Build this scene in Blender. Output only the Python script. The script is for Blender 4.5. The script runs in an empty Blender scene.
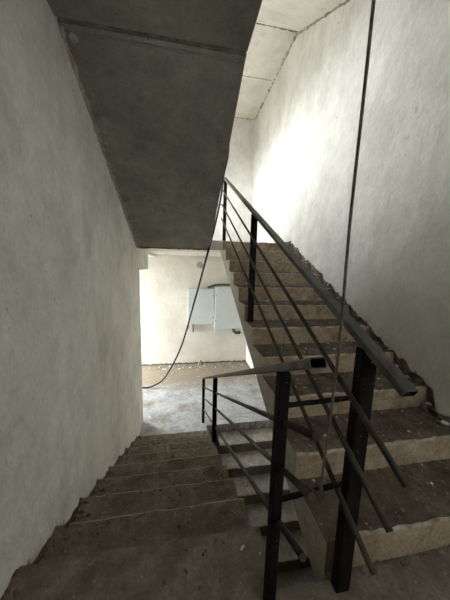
import bpy, bmesh, math, random
from mathutils import Vector, Matrix, noise
random.seed(7)
S = bpy.context.scene
COL = S.collection

# ------------------------------------------------------------------ camera
CAM = bpy.data.cameras.new('camera'); CO = bpy.data.objects.new('camera', CAM); COL.objects.link(CO)
S.camera = CO
F_PX, PITCH, YAW, ROLL, HC = 235.9, 0.1427, 0.1736, 0.0258, 1.3138
fw = Vector((math.sin(YAW)*math.cos(PITCH), math.cos(YAW)*math.cos(PITCH), -math.sin(PITCH)))
rt = Vector((math.cos(YAW), -math.sin(YAW), 0)); up = rt.cross(fw)
r2 = math.cos(ROLL)*rt + math.sin(ROLL)*up
u2 = -math.sin(ROLL)*rt + math.cos(ROLL)*up
M = Matrix((r2, u2, -fw)).transposed().to_4x4(); M.translation = (0, 0, HC)
CO.matrix_world = M
CAM.sensor_fit = 'VERTICAL'; CAM.sensor_height = 36.0; CAM.lens = F_PX/600*36
CAM.clip_start = 0.02

# ------------------------------------------------------------------ sky, daylight, exposure
W = bpy.data.worlds.new('sky'); S.world = W; W.use_nodes = True
bg = W.node_tree.nodes['Background']
bg.inputs[0].default_value = (0.95, 0.985, 1.0, 1); bg.inputs[1].default_value = 25.0
def portal(name, y0, y1, z0, z1, x, back=False):                 # sky portals in the two wall openings
    L = bpy.data.lights.new(name, 'AREA'); L.shape = 'RECTANGLE'
    L.size = z1-z0; L.size_y = y1-y0
    o = bpy.data.objects.new(name, L); COL.objects.link(o)
    o.location = (x, (y0+y1)/2, (z0+z1)/2); o.rotation_euler = (0, -math.pi/2, 0)
    if back: o.location = ((y0+y1)/2, x, (z0+z1)/2); o.rotation_euler = (math.pi/2, 0, math.pi); L.size = y1-y0; L.size_y = z1-z0
    L.cycles.is_portal = True
portal('door_daylight', 4.85, 6.20, -1.40, 1.35, -2.60)
portal('window_daylight', 3.20, 5.40, 2.70, 3.65, -1.04)
portal('back_fill_window', 1.10, 1.55, 1.25, 2.0, -1.84, True)       # unseen window, added behind the camera as soft fill light
S.view_settings.view_transform = 'Standard'; S.view_settings.look = 'None'
S.view_settings.gamma = 1; S.view_settings.use_curve_mapping = False
S.view_settings.exposure = 0.2
S.cycles.max_bounces = 14; S.cycles.diffuse_bounces = 10; S.cycles.glossy_bounces = 4
S.cycles.use_denoising = True
S.cycles.sample_clamp_indirect = 8

# ------------------------------------------------------------------ measures
XL, XR, XA, XB, XS = -0.70, 1.757, 0.378, 0.603, 0.39
YT, YL, YF, YB = 3.76, 3.684, 6.288, -1.6
R_, T_ = 0.1556, 0.30
HT, HL = 1.7116, 1.4004
SL = R_/T_

# ------------------------------------------------------------------ materials
def mat(name, stops, scale=3.0, detail=6, rough=0.9, bump=0.2, bscale=40.0, bdist=0.01, metallic=0.0,
        stain=None, stain_scale=1.2, stain_lo=0.55, stain_hi=0.75, specks=None, stretch=(1,1,1), bump2=0.0, b2scale=4.0, grain=0.25, gscale=70, spec=0.2, band=None, blotch=0.0):
    m = bpy.data.materials.new(name); m.use_nodes = True
    nt = m.node_tree; N = nt.nodes; L = nt.links
    b = N['Principled BSDF']; b.inputs['Roughness'].default_value = rough
    b.inputs['Metallic'].default_value = metallic
    b.inputs['Specular IOR Level'].default_value = spec
    g = N.new('ShaderNodeNewGeometry')
    mp = N.new('ShaderNodeMapping'); mp.inputs['Scale'].default_value = stretch
    L.new(g.outputs['Position'], mp.inputs[0])
    def nz(sc, det=6, ro=0.6):
        n = N.new('ShaderNodeTexNoise'); n.inputs['Scale'].default_value = sc
        n.inputs['Detail'].default_value = det; n.inputs['Roughness'].default_value = ro
        L.new(mp.outputs[0], n.inputs['Vector']); return n
    n1 = nz(scale, detail)
    cr = N.new('ShaderNodeValToRGB'); e = cr.color_ramp.elements
    e[0].position, e[0].color = stops[0][0], (*stops[0][1], 1)
    e[1].position, e[1].color = stops[-1][0], (*stops[-1][1], 1)
    for p, c in stops[1:-1]:
        k = e.new(p); k.color = (*c, 1)
    L.new(n1.outputs[0], cr.inputs[0]); out = cr.outputs[0]
    if stain:
        n2 = nz(stain_scale, 8, 0.65)
        mr = N.new('ShaderNodeMapRange'); mr.inputs['From Min'].default_value = stain_lo; mr.inputs['From Max'].default_value = stain_hi
        L.new(n2.outputs[0], mr.inputs[0])
        mx = N.new('ShaderNodeMix'); mx.data_type = 'RGBA'
        L.new(mr.outputs[0], mx.inputs[0]); L.new(out, mx.inputs[6]); mx.inputs[7].default_value = (*stain, 1)
        out = mx.outputs[2]
    if specks:
        col, sc, lo = specks
        n3 = nz(sc, 2, 0.5)
        mr = N.new('ShaderNodeMapRange'); mr.inputs['From Min'].default_value = lo; mr.inputs['From Max'].default_value = lo+0.05
        L.new(n3.outputs[0], mr.inputs[0])
        mx = N.new('ShaderNodeMix'); mx.data_type = 'RGBA'
        L.new(mr.outputs[0], mx.inputs[0]); L.new(out, mx.inputs[6]); mx.inputs[7].default_value = (*col, 1)
        out = mx.outputs[2]
    if band:
        lo, hi, col = band
        sx = N.new('ShaderNodeSeparateXYZ'); L.new(g.outputs['Position'], sx.inputs[0])
        n4 = nz(3.0, 6, 0.6)
        md = N.new('ShaderNodeMath'); md.operation = 'MULTIPLY_ADD'; md.inputs[1].default_value = 0.9
        L.new(n4.outputs[0], md.inputs[0]); L.new(sx.outputs['Y'], md.inputs[2])
        mr = N.new('ShaderNodeMapRange'); mr.inputs['From Min'].default_value = lo+0.45; mr.inputs['From Max'].default_value = hi+0.45
        L.new(md.outputs[0], mr.inputs[0])
        mx = N.new('ShaderNodeMix'); mx.data_type = 'RGBA'
        L.new(mr.outputs[0], mx.inputs[0]); L.new(out, mx.inputs[6]); mx.inputs[7].default_value = (*col, 1)
        out = mx.outputs[2]
    for amt, sc in ((grain, gscale), (grain*0.8, gscale*0.28), (blotch, 7.0)):
        if amt <= 0: continue
        ng = nz(sc, 4, 0.7)
        mr = N.new('ShaderNodeMapRange'); mr.inputs['From Min'].default_value = 0.3; mr.inputs['From Max'].default_value = 0.7
        mr.inputs['To Min'].default_value = 1-amt; mr.inputs['To Max'].default_value = 1+amt
        L.new(ng.outputs[0], mr.inputs[0])
        mx = N.new('ShaderNodeMix'); mx.data_type = 'RGBA'; mx.blend_type = 'MULTIPLY'; mx.inputs[0].default_value = 1
        L.new(out, mx.inputs[6]); L.new(mr.outputs[0], mx.inputs[7]); out = mx.outputs[2]
    L.new(out, b.inputs['Base Color'])
    nb = nz(bscale, 8, 0.65)
    bp = N.new('ShaderNodeBump'); bp.inputs['Strength'].default_value = bump; bp.inputs['Distance'].default_value = bdist
    L.new(nb.outputs[0], bp.inputs['Height'])
    last = bp
    if bump2:
        nb2 = nz(b2scale, 5, 0.55)
        bq = N.new('ShaderNodeBump'); bq.inputs['Strength'].default_value = bump2; bq.inputs['Distance'].default_value = 0.03
        L.new(nb2.outputs[0], bq.inputs['Height']); L.new(bp.outputs[0], bq.inputs['Normal']); last = bq
    L.new(last.outputs[0], b.inputs['Normal'])
    return m

PLASTER = mat('old_plaster', [(0.30, (0.64, 0.62, 0.565)), (0.5, (0.745, 0.725, 0.665)), (0.72, (0.82, 0.80, 0.74))], scale=1.8, grain=0.09, gscale=60, blotch=0.07,
              bump=0.7, bscale=24, bdist=0.015, stain=(0.54, 0.515, 0.46), stain_scale=2.6, stain_lo=0.5, stain_hi=0.72,
              bump2=0.5, b2scale=3.5, stretch=(1, 1, 0.7), specks=((0.30, 0.28, 0.25), 22, 0.74))
PLASTERW = mat('whitewashed_plaster', [(0.30, (0.54, 0.53, 0.49)), (0.5, (0.635, 0.625, 0.585)), (0.72, (0.70, 0.69, 0.65))], scale=1.6, grain=0.06, gscale=60, blotch=0.07,
               bump=0.6, bscale=9, bdist=0.03, stain=(0.50, 0.485, 0.44), stain_scale=2.2, stain_lo=0.5, stain_hi=0.75,
               bump2=0.8, b2scale=3.0, stretch=(1, 1, 0.75), specks=((0.50, 0.48, 0.43), 16, 0.70))
PLASTERF = mat('dirty_white_plaster', [(0.30, (0.55, 0.525, 0.47)), (0.5, (0.61, 0.585, 0.53)), (0.72, (0.66, 0.635, 0.58))], scale=1.6, grain=0.04, blotch=0.03,
               bump=0.5, bscale=14, bdist=0.02, stain=(0.55, 0.515, 0.44), stain_scale=2.6, stain_lo=0.52, stain_hi=0.75, bump2=0.4, b2scale=3.0)
CORE = mat('rough_wall_core', [(0.3, (0.11, 0.095, 0.075)), (0.7, (0.26, 0.23, 0.185))], scale=14, bump=0.8, bscale=30, bdist=0.02)
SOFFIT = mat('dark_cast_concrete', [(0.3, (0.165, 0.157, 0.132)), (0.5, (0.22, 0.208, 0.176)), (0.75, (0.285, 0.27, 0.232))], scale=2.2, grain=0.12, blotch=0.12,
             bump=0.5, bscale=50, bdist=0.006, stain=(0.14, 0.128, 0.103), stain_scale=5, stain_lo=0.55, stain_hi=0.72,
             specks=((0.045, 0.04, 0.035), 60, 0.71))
CONC = mat('light_cast_concrete', [(0.3, (0.52, 0.505, 0.45)), (0.5, (0.63, 0.61, 0.55)), (0.75, (0.71, 0.69, 0.63))], scale=2.2, grain=0.07,
           bump=0.2, bscale=45, bdist=0.006, stain=(0.47, 0.44, 0.37), stain_scale=4, stain_lo=0.55, stain_hi=0.75)
SIDE = mat('grey_stair_concrete', [(0.3, (0.30, 0.275, 0.225)), (0.5, (0.39, 0.36, 0.30)), (0.75, (0.47, 0.44, 0.38))], scale=4,
           bump=0.25, bscale=45, bdist=0.006, specks=((0.5, 0.48, 0.44), 26, 0.70))
TREAD = mat('dusty_brown_tread', [(0.3, (0.145, 0.122, 0.092)), (0.5, (0.205, 0.175, 0.135)), (0.75, (0.28, 0.243, 0.192))], scale=9, grain=0.2,
            bump=0.7, bscale=55, bdist=0.012, specks=((0.42, 0.39, 0.33), 48, 0.70), stain=(0.115, 0.097, 0.074), stain_scale=4, stain_lo=0.5, stain_hi=0.7)
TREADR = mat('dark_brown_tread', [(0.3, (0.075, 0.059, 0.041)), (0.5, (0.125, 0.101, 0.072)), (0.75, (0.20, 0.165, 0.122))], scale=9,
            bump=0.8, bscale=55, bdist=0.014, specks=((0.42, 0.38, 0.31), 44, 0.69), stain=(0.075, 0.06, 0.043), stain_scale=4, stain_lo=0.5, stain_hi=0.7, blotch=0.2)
RISER = mat('brown_riser_concrete', [(0.3, (0.23, 0.176, 0.115)), (0.5, (0.32, 0.25, 0.17)), (0.75, (0.41, 0.33, 0.232))], scale=6,
            bump=0.4, bscale=40, bdist=0.008, stain=(0.15, 0.115, 0.078), stain_scale=5, stain_lo=0.52, stain_hi=0.72)
RISERD = mat('dark_riser_concrete', [(0.3, (0.19, 0.17, 0.135)), (0.75, (0.31, 0.28, 0.235))], scale=6,
             bump=0.4, bscale=40, bdist=0.008)
EDGE = mat('worn_step_edge', [(0.35, (0.22, 0.185, 0.14)), (0.65, (0.50, 0.44, 0.35))], scale=14, bump=0.4, bscale=60, bdist=0.006)
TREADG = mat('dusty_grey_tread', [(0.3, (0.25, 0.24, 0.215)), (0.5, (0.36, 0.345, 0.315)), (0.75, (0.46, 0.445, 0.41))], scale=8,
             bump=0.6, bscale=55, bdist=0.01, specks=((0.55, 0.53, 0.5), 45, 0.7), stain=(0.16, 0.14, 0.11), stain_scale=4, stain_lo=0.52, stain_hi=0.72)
LAND = mat('dusty_landing_floor', [(0.3, (0.28, 0.285, 0.295)), (0.5, (0.37, 0.375, 0.385)), (0.75, (0.45, 0.455, 0.46))], scale=4, band=(4.85, 5.35, (0.24, 0.205, 0.155)),  # grey dust; the blue tint of the skylight is put into its colour
           bump=0.5, bscale=50, bdist=0.01, stain=(0.20, 0.175, 0.14), stain_scale=2.5, stain_lo=0.5, stain_hi=0.7,
           specks=((0.6, 0.58, 0.54), 40, 0.68))
METAL = mat('black_rusty_steel', [(0.3, (0.006, 0.0055, 0.005)), (0.55, (0.011, 0.0095, 0.008)), (0.75, (0.024, 0.019, 0.014))], scale=12, spec=0.08,
            rough=0.75, bump=0.25, bscale=80, bdist=0.003, specks=((0.16, 0.12, 0.085), 70, 0.70))
BAR = mat('brown_rusty_rod', [(0.3, (0.028, 0.022, 0.016)), (0.55, (0.05, 0.039, 0.028)), (0.75, (0.085, 0.066, 0.046))], scale=16,
          rough=0.6, bump=0.3, bscale=90, bdist=0.003)
RAIL = mat('worn_grey_handrail', [(0.3, (0.045, 0.042, 0.034)), (0.55, (0.085, 0.08, 0.066)), (0.75, (0.15, 0.14, 0.115))], scale=10,
           rough=0.5, bump=0.25, bscale=80, bdist=0.003)
INSIDE = mat('tube_inside', [(0.3, (0.006, 0.005, 0.004)), (0.7, (0.012, 0.01, 0.008))])
RUBBER = mat('black_cable_sheath', [(0.3, (0.010, 0.010, 0.010)), (0.7, (0.020, 0.020, 0.020))], rough=0.5, bump=0.05)
ROPE = mat('brown_wire_rope', [(0.3, (0.06, 0.048, 0.032)), (0.7, (0.17, 0.14, 0.10))], scale=30, rough=0.7, bump=0.5, bscale=200, bdist=0.002)
CABINET = mat('pale_grey_paint', grain=0.015, stops=[(0.3, (0.52, 0.565, 0.56)), (0.7, (0.60, 0.635, 0.63))], scale=3, rough=0.45, bump=0.03,
              stain=(0.47, 0.49, 0.47), stain_scale=5, stain_lo=0.6, stain_hi=0.8)
DARKGAP = mat('dark_steel', [(0.3, (0.05, 0.048, 0.042)), (0.7, (0.09, 0.085, 0.075))], rough=0.6)
PIPE = mat('grey_brown_conduit', [(0.3, (0.20, 0.18, 0.15)), (0.7, (0.30, 0.27, 0.23))], rough=0.7)
RUB = mat('grey_brown_rubble', [(0.3, (0.12, 0.10, 0.075)), (0.5, (0.24, 0.205, 0.16)), (0.7, (0.42, 0.38, 0.32))], scale=22, bump=0.4, bscale=120, bdist=0.004)
RUBD = mat('dark_brown_rubble', [(0.3, (0.10, 0.085, 0.065)), (0.55, (0.18, 0.155, 0.122)), (0.75, (0.34, 0.31, 0.26))], scale=22, bump=0.4, bscale=120, bdist=0.004)
WCHIP = mat('white_plaster_chip', [(0.3, (0.5, 0.48, 0.44)), (0.7, (0.68, 0.66, 0.62))], scale=20)
MORTAR = mat('dried_mortar', [(0.3, (0.26, 0.235, 0.19)), (0.7, (0.46, 0.43, 0.37))], scale=14, bump=0.6, bscale=60, bdist=0.01)
GROUND = mat('outdoor_ground', [(0.3, (0.30, 0.29, 0.27)), (0.7, (0.40, 0.39, 0.36))], scale=2)

# ------------------------------------------------------------------ mesh helpers
def link(name, bm, mats, parent=None, smooth=False):
    bmesh.ops.recalc_face_normals(bm, faces=bm.faces[:])
    me = bpy.data.meshes.new(name); bm.to_mesh(me); bm.free()
    for m in (mats if isinstance(mats, (list, tuple)) else [mats]): me.materials.append(m)
    if smooth:
        for p in me.polygons: p.use_smooth = True
    o = bpy.data.objects.new(name, me); COL.objects.link(o)
    if parent: o.parent = parent; o.matrix_parent_inverse = parent_inv(parent)
    return o
def parent_inv(p): return Matrix.Translation(p.location).inverted()
def thing(name, label, cat, loc, group=None):
    o = bpy.data.objects.new(name, None); COL.objects.link(o); o.location = loc
    o.empty_display_size = 0.1
    o['label'] = label; o['category'] = cat
    if group: o['group'] = group
    return o
def tag(o, label, cat, group=None, kind=None):
    o['label'] = label; o['category'] = cat
    if group: o['group'] = group
    if kind: o['kind'] = kind
    return o
def struct(o, label=None):
    o['kind'] = 'structure'
    if label: o['label'] = label
    return o
def prism_x(bm, poly, x0, x1, mi=0):                     # polygon in (y,z) extruded along x
    a = [bm.verts.new((x0, y, z)) for y, z in poly]; b = [bm.verts.new((x1, y, z)) for y, z in poly]
    fs = [bm.faces.new(a), bm.faces.new(b[::-1])]
    n = len(poly)
    for i in range(n): fs.append(bm.faces.new((a[i], b[i], b[(i+1) % n], a[(i+1) % n])))
    for f in fs: f.material_index = mi
    return fs
def prism_y(bm, poly, y0, y1, mi=0):                     # polygon in (x,z) extruded along y
    a = [bm.verts.new((x, y0, z)) for x, z in poly]; b = [bm.verts.new((x, y1, z)) for x, z in poly]
    fs = [bm.faces.new(a), bm.faces.new(b[::-1])]
    n = len(poly)
    for i in range(n): fs.append(bm.faces.new((a[i], b[i], b[(i+1) % n], a[(i+1) % n])))
    for f in fs: f.material_index = mi
def prism_z(bm, poly, z0, z1, mi=0):
    a = [bm.verts.new((x, y, z0)) for x, y in poly]; b = [bm.verts.new((x, y, z1)) for x, y in poly]
    fs = [bm.faces.new(a), bm.faces.new(b[::-1])]
    n = len(poly)
    for i in range(n): fs.append(bm.faces.new((a[i], b[i], b[(i+1) % n], a[(i+1) % n])))
    for f in fs: f.material_index = mi
def box(bm, x0, x1, y0, y1, z0, z1, mi=0, bev=0.0):
    r = bmesh.ops.create_cube(bm, size=1)
    vs = r['verts']
    for v in vs:
        v.co = Vector(((x0+x1)/2+v.co.x*(x1-x0), (y0+y1)/2+v.co.y*(y1-y0), (z0+z1)/2+v.co.z*(z1-z0)))
    fs = set(f for v in vs for f in v.link_faces)
    for f in fs: f.material_index = mi
    if bev:
        es = set(e for v in vs for e in v.link_edges)
        bmesh.ops.bevel(bm, geom=list(es), offset=bev, segments=2, affect='EDGES', profile=0.5)
def frame_of(d):
    d = d.normalized(); s = Vector((1, 0, 0)) if abs(d.x) < 0.9 else Vector((0, 1, 0))
    s = (s - d*s.dot(d)).normalized(); return s, d.cross(s)
def tube(bm, pts, r, n=10, mi=0, caps=True, wob=0.0):
    rings = []
    P = [Vector(p) for p in pts]
    for i, p in enumerate(P):
        d = (P[min(i+1, len(P)-1)] - P[max(i-1, 0)])
        s, t = frame_of(d)
        rr = r*(1+wob*noise.noise(p*23))
        rings.append([bm.verts.new(p + (s*math.cos(a)+t*math.sin(a))*rr) for a in [2*math.pi*k/n for k in range(n)]])
    for a, b in zip(rings, rings[1:]):
        for k in range(n):
            f = bm.faces.new((a[k], a[(k+1) % n], b[(k+1) % n], b[k])); f.material_index = mi; f.smooth = True
    if caps:
        for q in (rings[0][::-1], rings[-1]):
            f = bm.faces.new(q); f.material_index = mi
def smooth_path(P, sub=8):
    P = [Vector(p) for p in P]; out = []
    for i in range(len(P)-1):
        p0 = P[max(i-1, 0)]; p1 = P[i]; p2 = P[i+1]; p3 = P[min(i+2, len(P)-1)]
        for k in range(sub):
            t = k/sub
            out.append(0.5*((2*p1)+(-p0+p2)*t+(2*p0-5*p1+4*p2-p3)*t*t+(-p0+3*p1-3*p2+p3)*t**3))
    out.append(P[-1]); return out
def rect_tube(bm, A, B, w, h, th=0.003, deep=0.12):      # hollow rectangular tube from A to B, open at A
    A = Vector(A); B = Vector(B); d = (B-A).normalized()
    s = Vector((1, 0, 0)); s = (s-d*s.dot(d)).normalized(); t = s.cross(d)
    def ring(p, w, h): return [bm.verts.new(p+s*a*w/2+t*b*h/2) for a, b in ((-1, -1), (1, -1), (1, 1), (-1, 1))]
    c = 0.004
    def ring8(p):
        pts = []
        for a, b in ((-1, -1), (1, -1), (1, 1), (-1, 1)):
            q1 = p+s*a*(w/2)+t*b*(h/2-c); q2 = p+s*a*(w/2-c)+t*b*(h/2)
            pts += ([q1, q2] if a*b > 0 else [q2, q1])
        return [bm.verts.new(q) for q in pts]
    oA = ring8(A); oB = ring8(B); iA = ring8(A)
    for v, o in zip(iA, oA):
        v.co = A + (o.co-A)*0.84
    iD = [bm.verts.new(v.co + d*deep) for v in iA]
    n = 8
    for k in range(n):
        j = (k+1) % n
        bm.faces.new((oA[k], oA[j], oB[j], oB[k])); bm.faces.new((oA[k], iA[k], iA[j], oA[j]))
        f = bm.faces.new((iA[k], iD[k], iD[j], iA[j])); f.material_index = 1
    bm.faces.new(oB); f = bm.faces.new(iD); f.material_index = 1
def chip(bm, p, s, flat=0.6, mi=0):
    r = bmesh.ops.create_icosphere(bm, subdivisions=1, radius=s)
    m = Matrix.Rotation(random.uniform(0, 6.3), 3, 'Z') @ Matrix.Rotation(random.uniform(-.4, .4), 3, 'X')
    ax = (random.uniform(.6, 1.4), random.uniform(.5, 1.1), flat*random.uniform(.5, 1.1))
    seed = Vector((random.uniform(0, 99), random.uniform(0, 99), 0))
    for v in r['verts']:
        c = v.co*(1+0.45*noise.noise(v.co/s*1.3+seed))
        v.co = m @ Vector((c.x*ax[0], c.y*ax[1], c.z*ax[2])) + Vector(p)
    for f in set(f for v in r['verts'] for f in v.link_faces): f.material_index = mi
def jag_between(p, q, n, amp, seed):
    out = []
    for i in range(n):
        t = i/n; y = p[0]+(q[0]-p[0])*t; z = p[1]+(q[1]-p[1])*t
        out.append((y, z+amp*noise.noise(Vector((y*19+seed, z*7, seed)))+amp*0.5*noise.noise(Vector((y*61, seed, 3)))))
    return out

# ------------------------------------------------------------------ setting: walls, floors, ceilings
bm = bmesh.new()
# left wall: core behind, plaster coat in front whose ragged lower edge follows the steps
CX = XL-0.014
LT = -1.05
OP0, OP1 = 3.95, 6.288
box(bm, LT, CX, YB, 3.20, -2.96, 6.2, 1); box(bm, LT, CX, 3.20, OP0, -2.96, 2.70, 1); box(bm, LT, CX, 3.20, OP0, 3.65, 6.2, 1)
box(bm, LT, CX, OP0, OP1+0.3, -2.96, -HL-0.16, 1)
box(bm, LT, XL, OP0, 4.9, 1.22, 1.71, 0)
box(bm, LT, XL, 4.9, OP1, 1.50, 1.71, 0)
box(bm, LT, XL, OP0, OP1, 3.65, 6.2, 0)
box(bm, LT, XL, OP0, OP1, 1.71, 2.70, 0)
box(bm, LT, XL, 5.40, OP1, 2.70, 3.65, 0)
# entrance lobby beyond the opening, with its outer doorway
box(bm, -2.75, LT-0.006, OP0-0.2, OP0, -HL-0.16, 1.75, 0)
box(bm, -2.75, LT, OP0, OP1+0.3, 1.52, 1.75, 0)
box(bm, -2.75, -2.58, OP0, 4.85, -HL, 1.52, 0); box(bm, -2.75, -2.58, 6.2, OP1+0.03, -HL, 1.52, 0)
box(bm, -2.75, -2.58, 4.85, 6.2, 1.35, 1.52, 0)
# jamb of the near side of the openings, plastered
box(bm, LT-0.005, CX, OP0-0.03, OP0, -HL, 2.70, 0)
edge = [(YB, 0.02)]
edge += jag_between((YB, 0.02), (0.92, 0.02), 30, 0.012, 1.0)
for i in range(9, -1, -1):
    yn = YL-T_*i; zn = -HL+R_*i
    dip = random.uniform(0.045, 0.080); nt = random.uniform(0.02, 0.05)
    edge += [(yn-0.075, zn+0.012), (yn-0.045, zn+nt), (yn-0.022, zn+nt*0.8), (yn-0.014, zn+0.004), (yn+0.006, zn-dip*0.9), (yn+0.022, zn-dip), (yn+0.040, zn-dip*0.9)]
    if i > 0:
        edge += [(yn+0.048, zn-dip*0.5)] + jag_between((yn+0.056, zn-R_*0.52), (yn+T_-0.09, zn-R_+0.024), 8, 0.014, i)
edge = [p for p in edge if p[0] <= 3.70] + [(3.75, -HL+0.03), (OP0, -HL+0.005)]
prism_x(bm, edge + [(OP0, 2.70), (3.20, 2.70), (3.20, 3.65), (OP0, 3.65), (OP0, 6.2), (YB, 6.2)], CX-0.002, XL, 0)
struct(link('wall_left', bm, [PLASTER, CORE]), 'grey plastered wall on the left with ragged lower edge above the steps')

bm = bmesh.new()
box(bm, XR+0.03, XR+0.35, YB, YF+0.3, -2.96, 6.2, 1)
edge = jag_between((YB, 0.03), (0.72, 0.03), 24, 0.012, 2.0)
for k in range(10, -1, -1):
    yn = YT-T_*k; zn = HT-R_*k
    d = random.uniform(-0.01, 0.03)
    if k >= 9:
        edge += jag_between((yn-0.05, zn-R_+0.05), (yn-0.01, zn-0.05), 2, 0.01, k)
        edge += jag_between((yn-0.005, zn+0.01+d), (yn+0.23, zn+0.035+d), 9, 0.03, k+0.5)
    else:
        edge += jag_between((yn-0.06, zn-0.03+d), (yn+0.23, zn+R_*0.78+d), 14, 0.035, k+0.5)
edge += jag_between((YT+0.05, HT+0.05), (YF, HT+0.03), 16, 0.02, 4.0) + [(YF, HT+0.03)]
prism_x(bm, edge + [(YF, 6.2), (YB, 6.2)], XR, XR+0.031, 0)
prism_x(bm, [(YL-1.2, -HL-0.10)] + [(YL, -HL+0.02), (YF, -HL+0.03), (YF, 1.555), (YL, 1.555), (YL-1.2, 0.85)], XR, XR+0.031, 0)
struct(link('wall_right', bm, [PLASTERW, CORE]), 'tall whitewashed plaster wall on the right, rough edge along the rising steps')

bm = bmesh.new()
box(bm, -2.75, XR+0.35, YF+0.03, YF+0.3, -2.96, 6.2, 1)
e = [(x, z) for x, z in jag_between((-2.58, -HL+0.05), (XR, -HL+0.045), 80, 0.028, 6.0)]
prism_y(bm, e + [(XR, -HL+0.045), (XR, 1.56), (-2.58, 1.56)], YF, YF+0.031, 2)
prism_y(bm, [(-2.58, HT), (XR, HT), (XR, 6.2), (-2.58, 6.2)], YF, YF+0.031, 0)
box(bm, -2.58, XR, YF+0.005, YF+0.031, 1.56, HT, 0)
struct(link('wall_far', bm, [PLASTERW, CORE, PLASTERF]), 'whitewashed end wall behind the landings')

bm = bmesh.new()
box(bm, LT, 1.10, YB-0.25, YB, -2.96, 6.2); box(bm, 1.55, XR+0.35, YB-0.25, YB, -2.96, 6.2)
box(bm, 1.10, 1.55, YB-0.25, YB, -2.96, 1.25); box(bm, 1.10, 1.55, YB-0.25, YB, 2.0, 6.2)  # gap left for the added fill window
struct(link('wall_back', bm, PLASTER))

bm = bmesh.new()
prism_z(bm, [(CX, YB), (XR+0.03, YB), (XR+0.03, 0.758), (XB, 0.758), (XB, 0.735), (XA, 0.735), (XA, 0.983), (CX, 0.983)], -0.18, 0.0)
struct(link('floor', bm, TREAD), 'dusty floor at the top of the descending steps')
bm = bmesh.new()
prism_z(bm, [(-2.75, OP0), (CX, OP0), (CX, YL-T_+0.002), (XA, YL-T_+0.002), (XA, YL+0.001), (XR+0.03, YL+0.001), (XR+0.03, YF+0.03), (-2.75, YF+0.03)], -HL-0.16, -HL)
struct(link('floor_landing_low', bm, LAND), 'dusty lower landing floor lit from the left opening')
bm = bmesh.new()
box(bm, CX, XR+0.03, YT+0.03, YF+0.03, 1.56, HT-0.002); box(bm, CX, XB, YT+0.001, YT+0.03, 1.56, HT-0.002)
struct(link('floor_landing_high', bm, [CONC]), 'upper landing slab')
bm = bmesh.new(); box(bm, LT, XR+0.35, YB, YF+0.3, -2.98, -2.80); struct(link('floor_bottom', bm, TREADG))
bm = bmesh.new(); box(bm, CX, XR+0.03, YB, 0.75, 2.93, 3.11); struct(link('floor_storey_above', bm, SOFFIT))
bm = bmesh.new()
box(bm, XS, XR+0.03, 3.94, YF+0.03, 4.955, 5.12)
box(bm, CX, XS, 3.94, YF+0.03, 4.955, 5.12)
box(bm, LT, XR+0.35, YB, YF+0.3, 6.2, 6.4)
tube(bm, [(XS+i*(XR-XS)/40, 5.0+0.01*noise.noise(Vector((i*.5, 3, 3))), 4.956+0.004*noise.noise(Vector((i*.6, 8, 3)))) for i in range(41)], 0.009, 6, 1, wob=1.2)
for i in range(70):
    if random.random() < .8: chip(bm, (XR-0.012, 3.96+2.3*i/69, 4.952), random.choice((.012, .02, .03, .04)), .8, 1 if random.random() < .7 else 0)
for i in range(40): chip(bm, (XS+(XR-XS)*i/39, YF-0.012, 4.952), random.choice((.012, .02, .03)), .8, 1)
struct(link('ceiling', bm, [CONC, MORTAR]), 'pale concrete ceiling over the upper landing')
bm = bmesh.new(); box(bm, -30, -2.76, -20, 30, -1.75, -1.56)
struct(link('ground', bm, GROUND), 'ground outside the doorway')

# ------------------------------------------------------------------ stair flights
def step_bm(x0, x1, y0, z, up_away, seed, cuts=34):
    """triangular step: nosing at y0, tread at z; risers face -y if the flight rises away, else +y"""
    bm = bmesh.new(); s = 1 if up_away else -1
    a = (y0, z-R_); b = (y0, z); c = (y0+s*T_, z)
    prism_x(bm, [a, b, c], x0, x1, 2)
    bm.normal_update()
    bmesh.ops.recalc_face_normals(bm, faces=bm.faces[:])
    for f in bm.faces:
        if f.normal.z > 0.9: f.material_index = 0
        elif abs(f.normal.y) > 0.95 and abs(f.calc_center_median().y-y0) < 1e-4: f.material_index = 1
    bm.edges.ensure_lookup_table()
    ed = [e for e in bm.edges if all(abs(v.co.y-y0) < 1e-5 and abs(v.co.z-z) < 1e-5 for v in e.verts)]
    bmesh.ops.bevel(bm, geom=ed, offset=0.011, segments=2, affect='EDGES', material=3, profile=0.5)
    lx = [e for e in bm.edges if abs(e.verts[0].co.x-e.verts[1].co.x) > 0.5]
    bmesh.ops.subdivide_edges(bm, edges=lx, cuts=cuts, use_grid_fill=True)
    for v in bm.verts:
        if abs(v.co.y-y0) < 0.05 and abs(v.co.z-z) < 0.05:
            n1 = noise.noise(Vector((v.co.x*9, seed*3.1, 1))); n2 = noise.noise(Vector((v.co.x*30, seed*5.7, 2)))
            v.co.z += 0.006*n1 + 0.005*n2 - 0.003
            v.co.y += s*(0.006*noise.noise(Vector((v.co.x*11, seed, 7)))+0.005*n2+0.003)
    return bm
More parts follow.
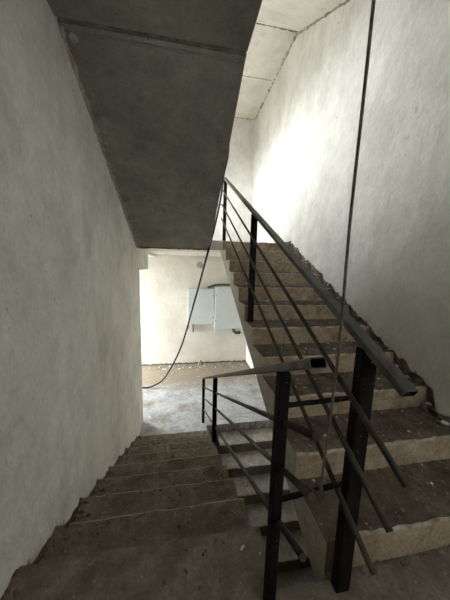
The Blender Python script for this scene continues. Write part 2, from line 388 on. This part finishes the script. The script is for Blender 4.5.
def flight(label, x0, x1, ytop, ztop, n, up_away, mats, slab_mat, below=0.30, group=None, start=0, first=0):
    """nosing k counted from the top; each step a part, the sloping slab a part"""
    s = -1 if up_away else 1
    root = thing('stair_flight', label, 'stairs', ((x0+x1)/2, ytop+s*T_*(n-1)/2, ztop-R_*n))
    for k in range(first, n):
        y = ytop+s*T_*k; z = ztop-R_*k
        link('step', step_bm(x0, x1, y, z, up_away, k+x0*10), mats, root)
    bm = bmesh.new()
    kt, kb = first, n
    yA = ytop+s*T_*(kt-1); zA = ztop-R_*kt; yB = ytop+s*T_*(kb-1); zB = ztop-R_*kb
    d = below-R_
    poly = [(yA, zA), (yB, zB), (yB, zB-d+0.0), (yA, zA-d)]
    prism_x(bm, poly, x0, x1)
    link('slab', bm, slab_mat, root)
    return root
# ascending right-hand flight: nosings k=1..10 (the landing edge itself is nosing 0)
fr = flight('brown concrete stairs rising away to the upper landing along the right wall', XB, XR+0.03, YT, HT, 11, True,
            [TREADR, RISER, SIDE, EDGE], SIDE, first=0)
# descending left-hand flight: from the floor down to the lower landing; nosing 0 at the floor edge
def flight_down():
    root = thing('stair_flight', 'dark dusty concrete stairs going down to the lower landing along the left wall', 'stairs', (-0.17, 2.3, -HL))
    for i in range(9, 0, -1):
        y = YL-T_*i; z = -HL+R_*i
        link('step', step_bm(CX, XA, y, z, False, i+0.37), [TREAD, RISERD, SIDE, EDGE], root)
    bm = bmesh.new()
    yA, zA = YL-T_*10, 0.0
    prism_x(bm, [(YL-T_*10, -HL+R_*9), (YL-T_, -HL), (YL-T_, -HL-0.15), (YL-T_*10, -HL+R_*9-0.15)], CX, XA)
    link('slab', bm, SIDE, root)
    return root
fd = flight_down()
# flight below, rising from the lowest storey to the lower landing
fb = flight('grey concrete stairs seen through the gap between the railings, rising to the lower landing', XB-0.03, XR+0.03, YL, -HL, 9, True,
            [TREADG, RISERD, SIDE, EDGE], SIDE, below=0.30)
# flight overhead on the left: its dark soffit hangs over the descending steps
def overhead_left():
    root = thing('stair_flight', 'dark concrete underside of the stairs hanging overhead at the top left', 'stairs', (-0.14, 2.6, 1.56))
    z0 = 1.56
    bm = bmesh.new()
    YJ = 1.672
    zj = z0+SL*(YT-YJ)
    top = []
    for i in range(0, 8):
        yy = YT-T_*i; top += [(yy, HT+R_*i), (yy, HT+R_*(i+1))]
    top = [(y, z) for y, z in top if y >= YJ] + [(YJ, HT+R_*7)]
    n = 40
    bot = [(YT-(YT-YJ)*t/n, z0+SL*(YT-YJ)*t/n) for t in range(n+1)]
    prism_x(bm, bot[::-1] + top, XL-0.02, XS)
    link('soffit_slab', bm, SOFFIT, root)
    # cross beam that carries its upper end
    bm = bmesh.new()
    box(bm, XL-0.02, XS, 1.0, YJ-0.026, zj+0.002, 3.10, 0, 0.006)
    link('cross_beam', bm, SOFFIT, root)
    bm = bmesh.new()
    pts = [(XL+0.01+i*(XS-XL-0.015)/40, YJ-0.010+0.004*noise.noise(Vector((i*.7, 1, 1))), zj+0.014+0.006*noise.noise(Vector((i*.5, 5, 1)))) for i in range(41)]
    tube(bm, pts, 0.013, 6)
    link('joint_filler', bm, CORE, root)
    bm = bmesh.new()
    pts = [(XL+0.02+i*(XS-XL-0.03)/60, YJ+0.026+0.004*noise.noise(Vector((i*.35, 1, 8))), zj-SL*0.026-0.001+0.003*noise.noise(Vector((i*.5, 5, 1)))) for i in range(61)]
    tube(bm, pts, 0.007, 6, wob=1.0)
    link('mortar_ridge', bm, SOFFIT, root)
    # mortar lip squeezed along the wall joint and drips
    bm = bmesh.new()
    pts = []
    for i in range(90):
        y = YT-0.02-(YT-YJ-0.03)*i/89; z = z0+SL*(YT-y)
        pts.append((XL+0.004+0.010*noise.noise(Vector((y*14, 2, 3))), y, z-0.002))
    tube(bm, pts, 0.016, 7, wob=1.3)
    for y, s in ((1.72, .035), (1.98, .018), (2.30, .016), (2.22, .012), (2.55, .013), (3.1, .012), (2.02, .012)):
        chip(bm, (XL+0.05+random.uniform(-.02, .05), y, z0+SL*(YT-y)), s, .8)
    link('mortar_lip', bm, MORTAR, root)
    bm = bmesh.new()
    pts = [(XL+0.01+i*(XS-XL-0.02)/60, YT-0.01, z0-0.002+0.006*noise.noise(Vector((i*.6, 2, 9)))) for i in range(61)]
    tube(bm, pts, 0.012, 6, wob=1.2)
    link('mortar_edge', bm, SOFFIT, root)
    return root
overhead_left()
# flight overhead on the right
def overhead_right():
    root = thing('stair_flight', 'pale concrete underside of the next flight at the top right ceiling', 'stairs', (1.19, 2.4, 3.2))
    bm = bmesh.new()
    sl = 0.585
    zt = 4.90
    prism_x(bm, [(3.93, zt), (1.0, zt-sl*2.93), (1.0, zt-sl*2.93+0.28), (3.6, 4.98), (3.93, 5.10)], XB-0.02, XR+0.03)
    link('soffit_slab', bm, CONC, root)
    bm = bmesh.new()
    tube(bm, [(XS+i*(XR-XS)/40, 3.935+0.006*noise.noise(Vector((i*.5, 3, 3))), zt+0.012+0.006*noise.noise(Vector((i*.6, 8, 3)))) for i in range(41)], 0.016, 6, wob=1)
    link('joint_filler', bm, CORE, root)
    bm = bmesh.new()
    for i in range(70):
        y = 1.6+(3.9-1.6)*i/69
        if random.random() < .75: chip(bm, (XR-0.01, y+random.uniform(-.02, .02), zt-sl*(3.93-y)-0.005), random.choice((.012, .018, .028)), .8)
    tube(bm, [(XR-0.004+0.008*noise.noise(Vector((i*.7, 4, 4))), 1.6+2.3*i/60, zt-sl*(3.93-1.6-2.3*i/60)-0.002) for i in range(61)], 0.012, 6, wob=1.2)
    link('mortar_lip', bm, MORTAR, root)['kind'] = 'stuff'
    return root
overhead_right()

# ------------------------------------------------------------------ railings
def post(parent, x, y, z0, z1, wx, wy, plate=True):
    bm = bmesh.new(); box(bm, x-wx/2, x+wx/2, y-wy/2, y+wy/2, z0, z1, 0, 0.004)
    o = link('post', bm, METAL, parent)
    return o
def rod(parent, A, B, r=0.0105, bend=0.0, name='rail_bar', m=None):
    A = Vector(A); B = Vector(B); n = 14
    pts = [A.lerp(B, i/n)+Vector((0.003*noise.noise(Vector((i*.5, A.z, 1))), 0, bend*math.sin(math.pi*i/n)+0.003*noise.noise(Vector((i*.6, A.z, 5))))) for i in range(n+1)]
    bm = bmesh.new(); tube(bm, pts, r, 10, wob=0.15)
    return link(name, bm, m or BAR, parent)
XP = 0.33
rl = thing('stair_railing', 'black steel railing of the descending stairs, its handrail ending in a hollow cut end', 'railing', (XP, 0.70, 0))
hz = lambda y: 1.090-0.508*(y-0.493)
bm = bmesh.new(); rect_tube(bm, (XP-0.008, 0.50, hz(0.50)), (XP, 3.80, hz(3.80)), 0.046, 0.026); link('handrail', bm, [RAIL, INSIDE], rl)
post(rl, XP, 0.705, 0.0, hz(0.705)-0.012, 0.038, 0.040)
post(rl, XP, 2.36, -HL+R_*5+0.001, hz(2.36)-0.012, 0.045, 0.045)
post(rl, XP, 3.78, -HL, hz(3.78)-0.012, 0.045, 0.045)
rod(rl, (XP+0.012, 0.512, 0.878), (XP+0.012, 3.79, hz(3.79)-0.17), bend=-0.004)
rod(rl, (XP+0.012, 0.506, 0.702), (XP+0.012, 3.79, hz(3.79)-0.37), bend=0.004)
rod(rl, (XP+0.012, 0.523, 0.480), (XP+0.012, 3.79, hz(3.79)-0.58), bend=-0.006)

XQ = 0.643
rr = thing('stair_railing', 'black steel railing of the rising stairs with bars cut loose at the near end', 'railing', (XQ, 0.71, 0))
qz = lambda y: 0.965+0.509*(y-0.542)
bm = bmesh.new(); rect_tube(bm, (XQ, 0.535, qz(0.535)), (XQ, 3.96, qz(3.96)), 0.050, 0.026); link('handrail', bm, [RAIL, INSIDE], rr)
post(rr, XQ, 0.708, 0.0, qz(0.708)-0.012, 0.062, 0.040)
post(rr, XQ, 2.20, HT-R_*6+0.001, qz(2.20)-0.012, 0.055, 0.045)
post(rr, XQ, 3.90, HT, qz(3.90)-0.012, 0.050, 0.045)
bx = XQ-0.040
rod(rr, (bx, 0.472, 0.728), (bx, 3.93, 2.515), 0.0105)
rod(rr, (bx, 0.500, 0.546), (bx, 3.96, 2.305), 0.0105, bend=0.004)
rod(rr, (bx, 0.531, 0.343), (bx, 3.98, 2.095), 0.0105, bend=-0.004)
rod(rr, (XP+0.02, 0.728, 0.828), (XQ-0.03, 0.722, 0.842), 0.0095, name='cross_bar', m=METAL)
rod(rr, (XP+0.02, 0.728, 0.442), (XQ-0.03, 0.722, 0.480), 0.0095, name='cross_bar', m=METAL)

# ------------------------------------------------------------------ electrical cabinets on the end wall
def cabinet(label, x0, x1, z0, z1, depth, hinge_left):
    root = thing('electrical_cabinet', label, 'electrical cabinet', ((x0+x1)/2, YF, (z0+z1)/2), 'metal cabinets on the end wall')
    bm = bmesh.new(); box(bm, x0, x1, YF-depth, YF-0.001, z0, z1, 0, 0.006); link('body', bm, CABINET, root)
    bm = bmesh.new(); box(bm, x0+0.008, x1-0.008, YF-depth-0.018, YF-depth-0.003, z0+0.008, z1-0.008, 0, 0.004)
    d = link('door', bm, CABINET, root)
    bm = bmesh.new(); box(bm, x0+0.012, x1-0.012, YF-depth-0.004, YF-depth+0.002, z0+0.012, z1-0.012); link('door_seal', bm, DARKGAP, root)
    hx = x0+0.03 if not hinge_left else x1-0.03
    for zz in (z0+(z1-z0)*.2, z0+(z1-z0)*.8):
        bm = bmesh.new(); tube(bm, [(hx, YF-depth-0.022, zz), (hx, YF-depth-0.016, zz)], 0.014, 12)
        link('lock', bm, DARKGAP, d)
    return root
cabinet('shallow pale grey metal cabinet, left one of the pair on the end wall', 0.10, 0.785, -0.235, 0.72, 0.16, True)
cabinet('deeper pale grey metal cabinet half hidden behind the rising stairs', 0.80, 1.56, -0.36, 0.775, 0.21, False)
bm = bmesh.new(); box(bm, 0.83, 1.60, YF-0.05, YF-0.001, -0.50, -0.385, 0, 0.004)
tag(link('mounting_plate', bm, CABINET), 'pale flat plate on the wall just below the right cabinet', 'plate')
bm = bmesh.new(); tube(bm, [(0.235, YF-0.07, -0.24), (0.235, YF-0.07, -0.46)], 0.028, 12)
tag(link('conduit_pipe', bm, PIPE), 'short brown conduit stub under the left metal cabinet, thicker one', 'pipe', 'conduit stubs under the cabinet')
bm = bmesh.new(); tube(bm, [(0.125, YF-0.05, -0.24), (0.115, YF-0.05, -0.36), (0.06, YF-0.045, -0.44)], 0.014, 10)
tag(link('conduit_pipe', bm, PIPE), 'thin bent conduit under the left corner of the left metal cabinet', 'pipe', 'conduit stubs under the cabinet')
bm = bmesh.new()
tube(bm, smooth_path([(0.62, YF-0.05, 0.745), (0.72, YF-0.08, 0.775), (0.86, YF-0.10, 0.81), (1.05, YF-0.11, 0.825), (1.30, YF-0.10, 0.81), (1.5, YF-0.1, 0.80)]), 0.03, 9, wob=.5)
tube(bm, smooth_path([(0.66, YF-0.09, 0.735), (0.80, YF-0.12, 0.80), (1.1, YF-0.14, 0.82), (1.48, YF-0.12, 0.80)]), 0.022, 9, wob=.5)
tag(link('cable_bundle', bm, DARKGAP), 'dark cable bundle lying over the top of the right metal cabinet', 'cables')
bm = bmesh.new()
tube(bm, smooth_path([(1.34, YF-0.06, -0.37), (1.36, YF-0.07, -0.46), (1.44, YF-0.08, -0.52), (1.55, YF-0.06, -0.50)]), 0.035, 9, wob=.6)
tag(link('cable_bundle', bm, DARKGAP), 'dark cable stub below the right metal cabinet beside the stair edge', 'cables')
bm = bmesh.new(); tube(bm, [(0.412, YF-0.012, 1.325), (0.412, YF-0.001, 1.325)], 0.09, 24)
tag(link('junction_cover', bm, MORTAR), 'round grey patch cover high on the end wall above the cabinets', 'cover')

# ------------------------------------------------------------------ cables
PATH = [(0.62, 3.86, 4.95), (0.56, 3.90, 3.6)]
def un(u, v, y):                                           # photo measurement -> point on the plane at depth y
    d = fw*F_PX + r2*(u-225) + u2*(300-v)
    k = y/d.y; return (d.x*k, y, HC+d.z*k)
cab = [(0.66, 3.93, 4.955), (0.62, 3.93, 3.9), un(228.5, 147, 3.90), un(223.5, 176, 3.84), un(221, 196, 3.78), un(215.5, 223, 3.72), un(208.5, 250, 3.70),
       un(205, 263, 3.80), un(194, 303, 4.3), un(181, 347, 4.72), un(166, 376, 5.0), un(155, 385, 5.07), (-0.90, 5.10, -1.385), (-1.5, 5.3, -1.385), (-2.4, 5.2, -1.385)]
bm = bmesh.new(); tube(bm, smooth_path(cab, 10), 0.016, 8)
hc = link('hanging_cable', bm, RUBBER); tag(hc, 'thin black cable drooping from the rising railing down to the lower doorway', 'cable')
bm = bmesh.new(); a = Vector(un(216.5, 205, 3.985)); tube(bm, [a+Vector((-.06, 0, .002)), a, Vector((0.63, 3.92, a.z-0.01))], 0.006, 6)
link('tie', bm, RUBBER, hc)
bm = bmesh.new()
tube(bm, smooth_path([(0.50, 0.675, 3.0), (0.502, 0.668, 2.4), (0.50, 0.666, 1.9), (0.496, 0.668, 1.45), (0.498, 0.664, 1.1), (0.498, 0.672, 0.85), (0.502, 0.690, 0.62), (0.508, 0.706, 0.475)], 10), 0.0048, 8)
rp = tag(link('hanging_rope', bm, ROPE), 'taut brown rope hanging between the two railings in front of the right wall', 'rope')
bm = bmesh.new(); tube(bm, [(0.508+0.02*math.cos(a), 0.728+0.02*math.sin(a), 0.462+0.002*a) for a in [i*.5 for i in range(14)]], 0.0055, 7)
link('knot', bm, ROPE, rp)

# ------------------------------------------------------------------ rubble
def rubble(name, label, mat_, spots):
    bm = bmesh.new()
    for p, s, mi in spots: chip(bm, p, s, .6, mi)
    return tag(link(name, bm, mat_), label, 'rubble', None, 'stuff')
sp = []
for i in range(10):
    yn = YL-T_*i; z = -HL+R_*i
    for _ in range(70):
        x = random.uniform(XL, XA-0.03); y = random.uniform(yn-T_+0.01, yn-0.02)
        if i == 9: y = random.uniform(0.5, yn-0.02)
        if i == 0: continue
        s = random.choice((.004, .005, .007, .009, .013))
        sp.append(((x, y, z+s*.2), s, 1 if random.random() < .08 else 0))
    if i > 0:
        for _ in range(26):
            s = random.choice((.006, .008, .012, .016)); x = XL-0.02+abs(random.gauss(0, .05)); y = random.uniform(yn-T_+0.01, yn-0.015)
            sp.append(((x, y, z+s*.2), s, 0))
rubble('rubble', 'grey grit and chips scattered on the descending steps', [RUBD, WCHIP], sp)
sp = []
for k in range(0, 12):
    yn = YT-T_*k; z = HT-R_*k
    if k == 11: z = 0.0
    for _ in range(80):
        x = random.uniform(XB+0.03, XR); y = random.uniform(yn+0.02, yn+T_-0.01)
        s = random.choice((.004, .005, .007, .009, .012))
        sp.append(((x, y, z+s*.2), s, 1 if random.random() < .12 else 0))
    for _ in range(40):                                     # swept against the riser behind
        x = random.uniform(XB+0.05, XR); y = yn+T_-abs(random.gauss(0, .02))-0.006
        s = random.choice((.006, .008, .011, .014)); sp.append(((x, y, z+s*.2), s, 1 if random.random() < .06 else 0))
    for _ in range(34):
        s = random.choice((.010, .014, .018, .024)); x = XR+0.02-abs(random.gauss(0, .055)); y = random.uniform(yn+0.02, yn+T_-0.01)
        sp.append(((x, y, z+s*.4+max(0, .05-(XR-x))*.5), s, 1 if random.random() < .10 else 0))
rubble('rubble', 'dark crumbs and mortar bits piled along the right wall on the rising steps', [RUBD, WCHIP], sp)
sp = []
for _ in range(420):
    s = random.choice((.008, .012, .016, .022, .03)); x = random.uniform(-0.9, XR-0.03); y = YF-0.01-abs(random.gauss(0, .16))
    sp.append(((x, y, -HL+s*.25), s, 1 if random.random() < .15 else 0))
for _ in range(160):
    s = random.choice((.006, .008, .012)); x = random.uniform(-0.65, XR-0.03); y = random.uniform(YL+0.1, YF-0.1)
    sp.append(((x, y, -HL+s*.25), s, 1 if random.random() < .3 else 0))
rubble('rubble', 'brown rubble heaped along the foot of the end wall on the lower landing', [RUB, WCHIP], sp)
sp = []
for k in range(0, 7):
    yn = YL-T_*k; z = -HL-R_*k
    for _ in range(30):
        s = random.choice((.005, .007, .01, .014)); sp.append(((random.uniform(XB, XR), random.uniform(yn+0.02, yn+T_-0.02), z+s*.2), s, 1 if random.random() < .2 else 0))
rubble('rubble', 'pale grit on the lower steps seen through the railing gap', [RUB, WCHIP], sp)
bm = bmesh.new(); chip(bm, (-0.60, 4.02, -HL+0.012), 0.05, .35)
tag(link('plaster_chip', bm, WCHIP), 'white plaster chip on the lower landing beside the left wall end', 'plaster chip')
bm = bmesh.new(); chip(bm, (0.47, YF-0.10, -HL+0.05), 0.06, 1.5)
tag(link('mortar_lump', bm, RUBD), 'dark mortar lump standing at the foot of the end wall', 'mortar lump')
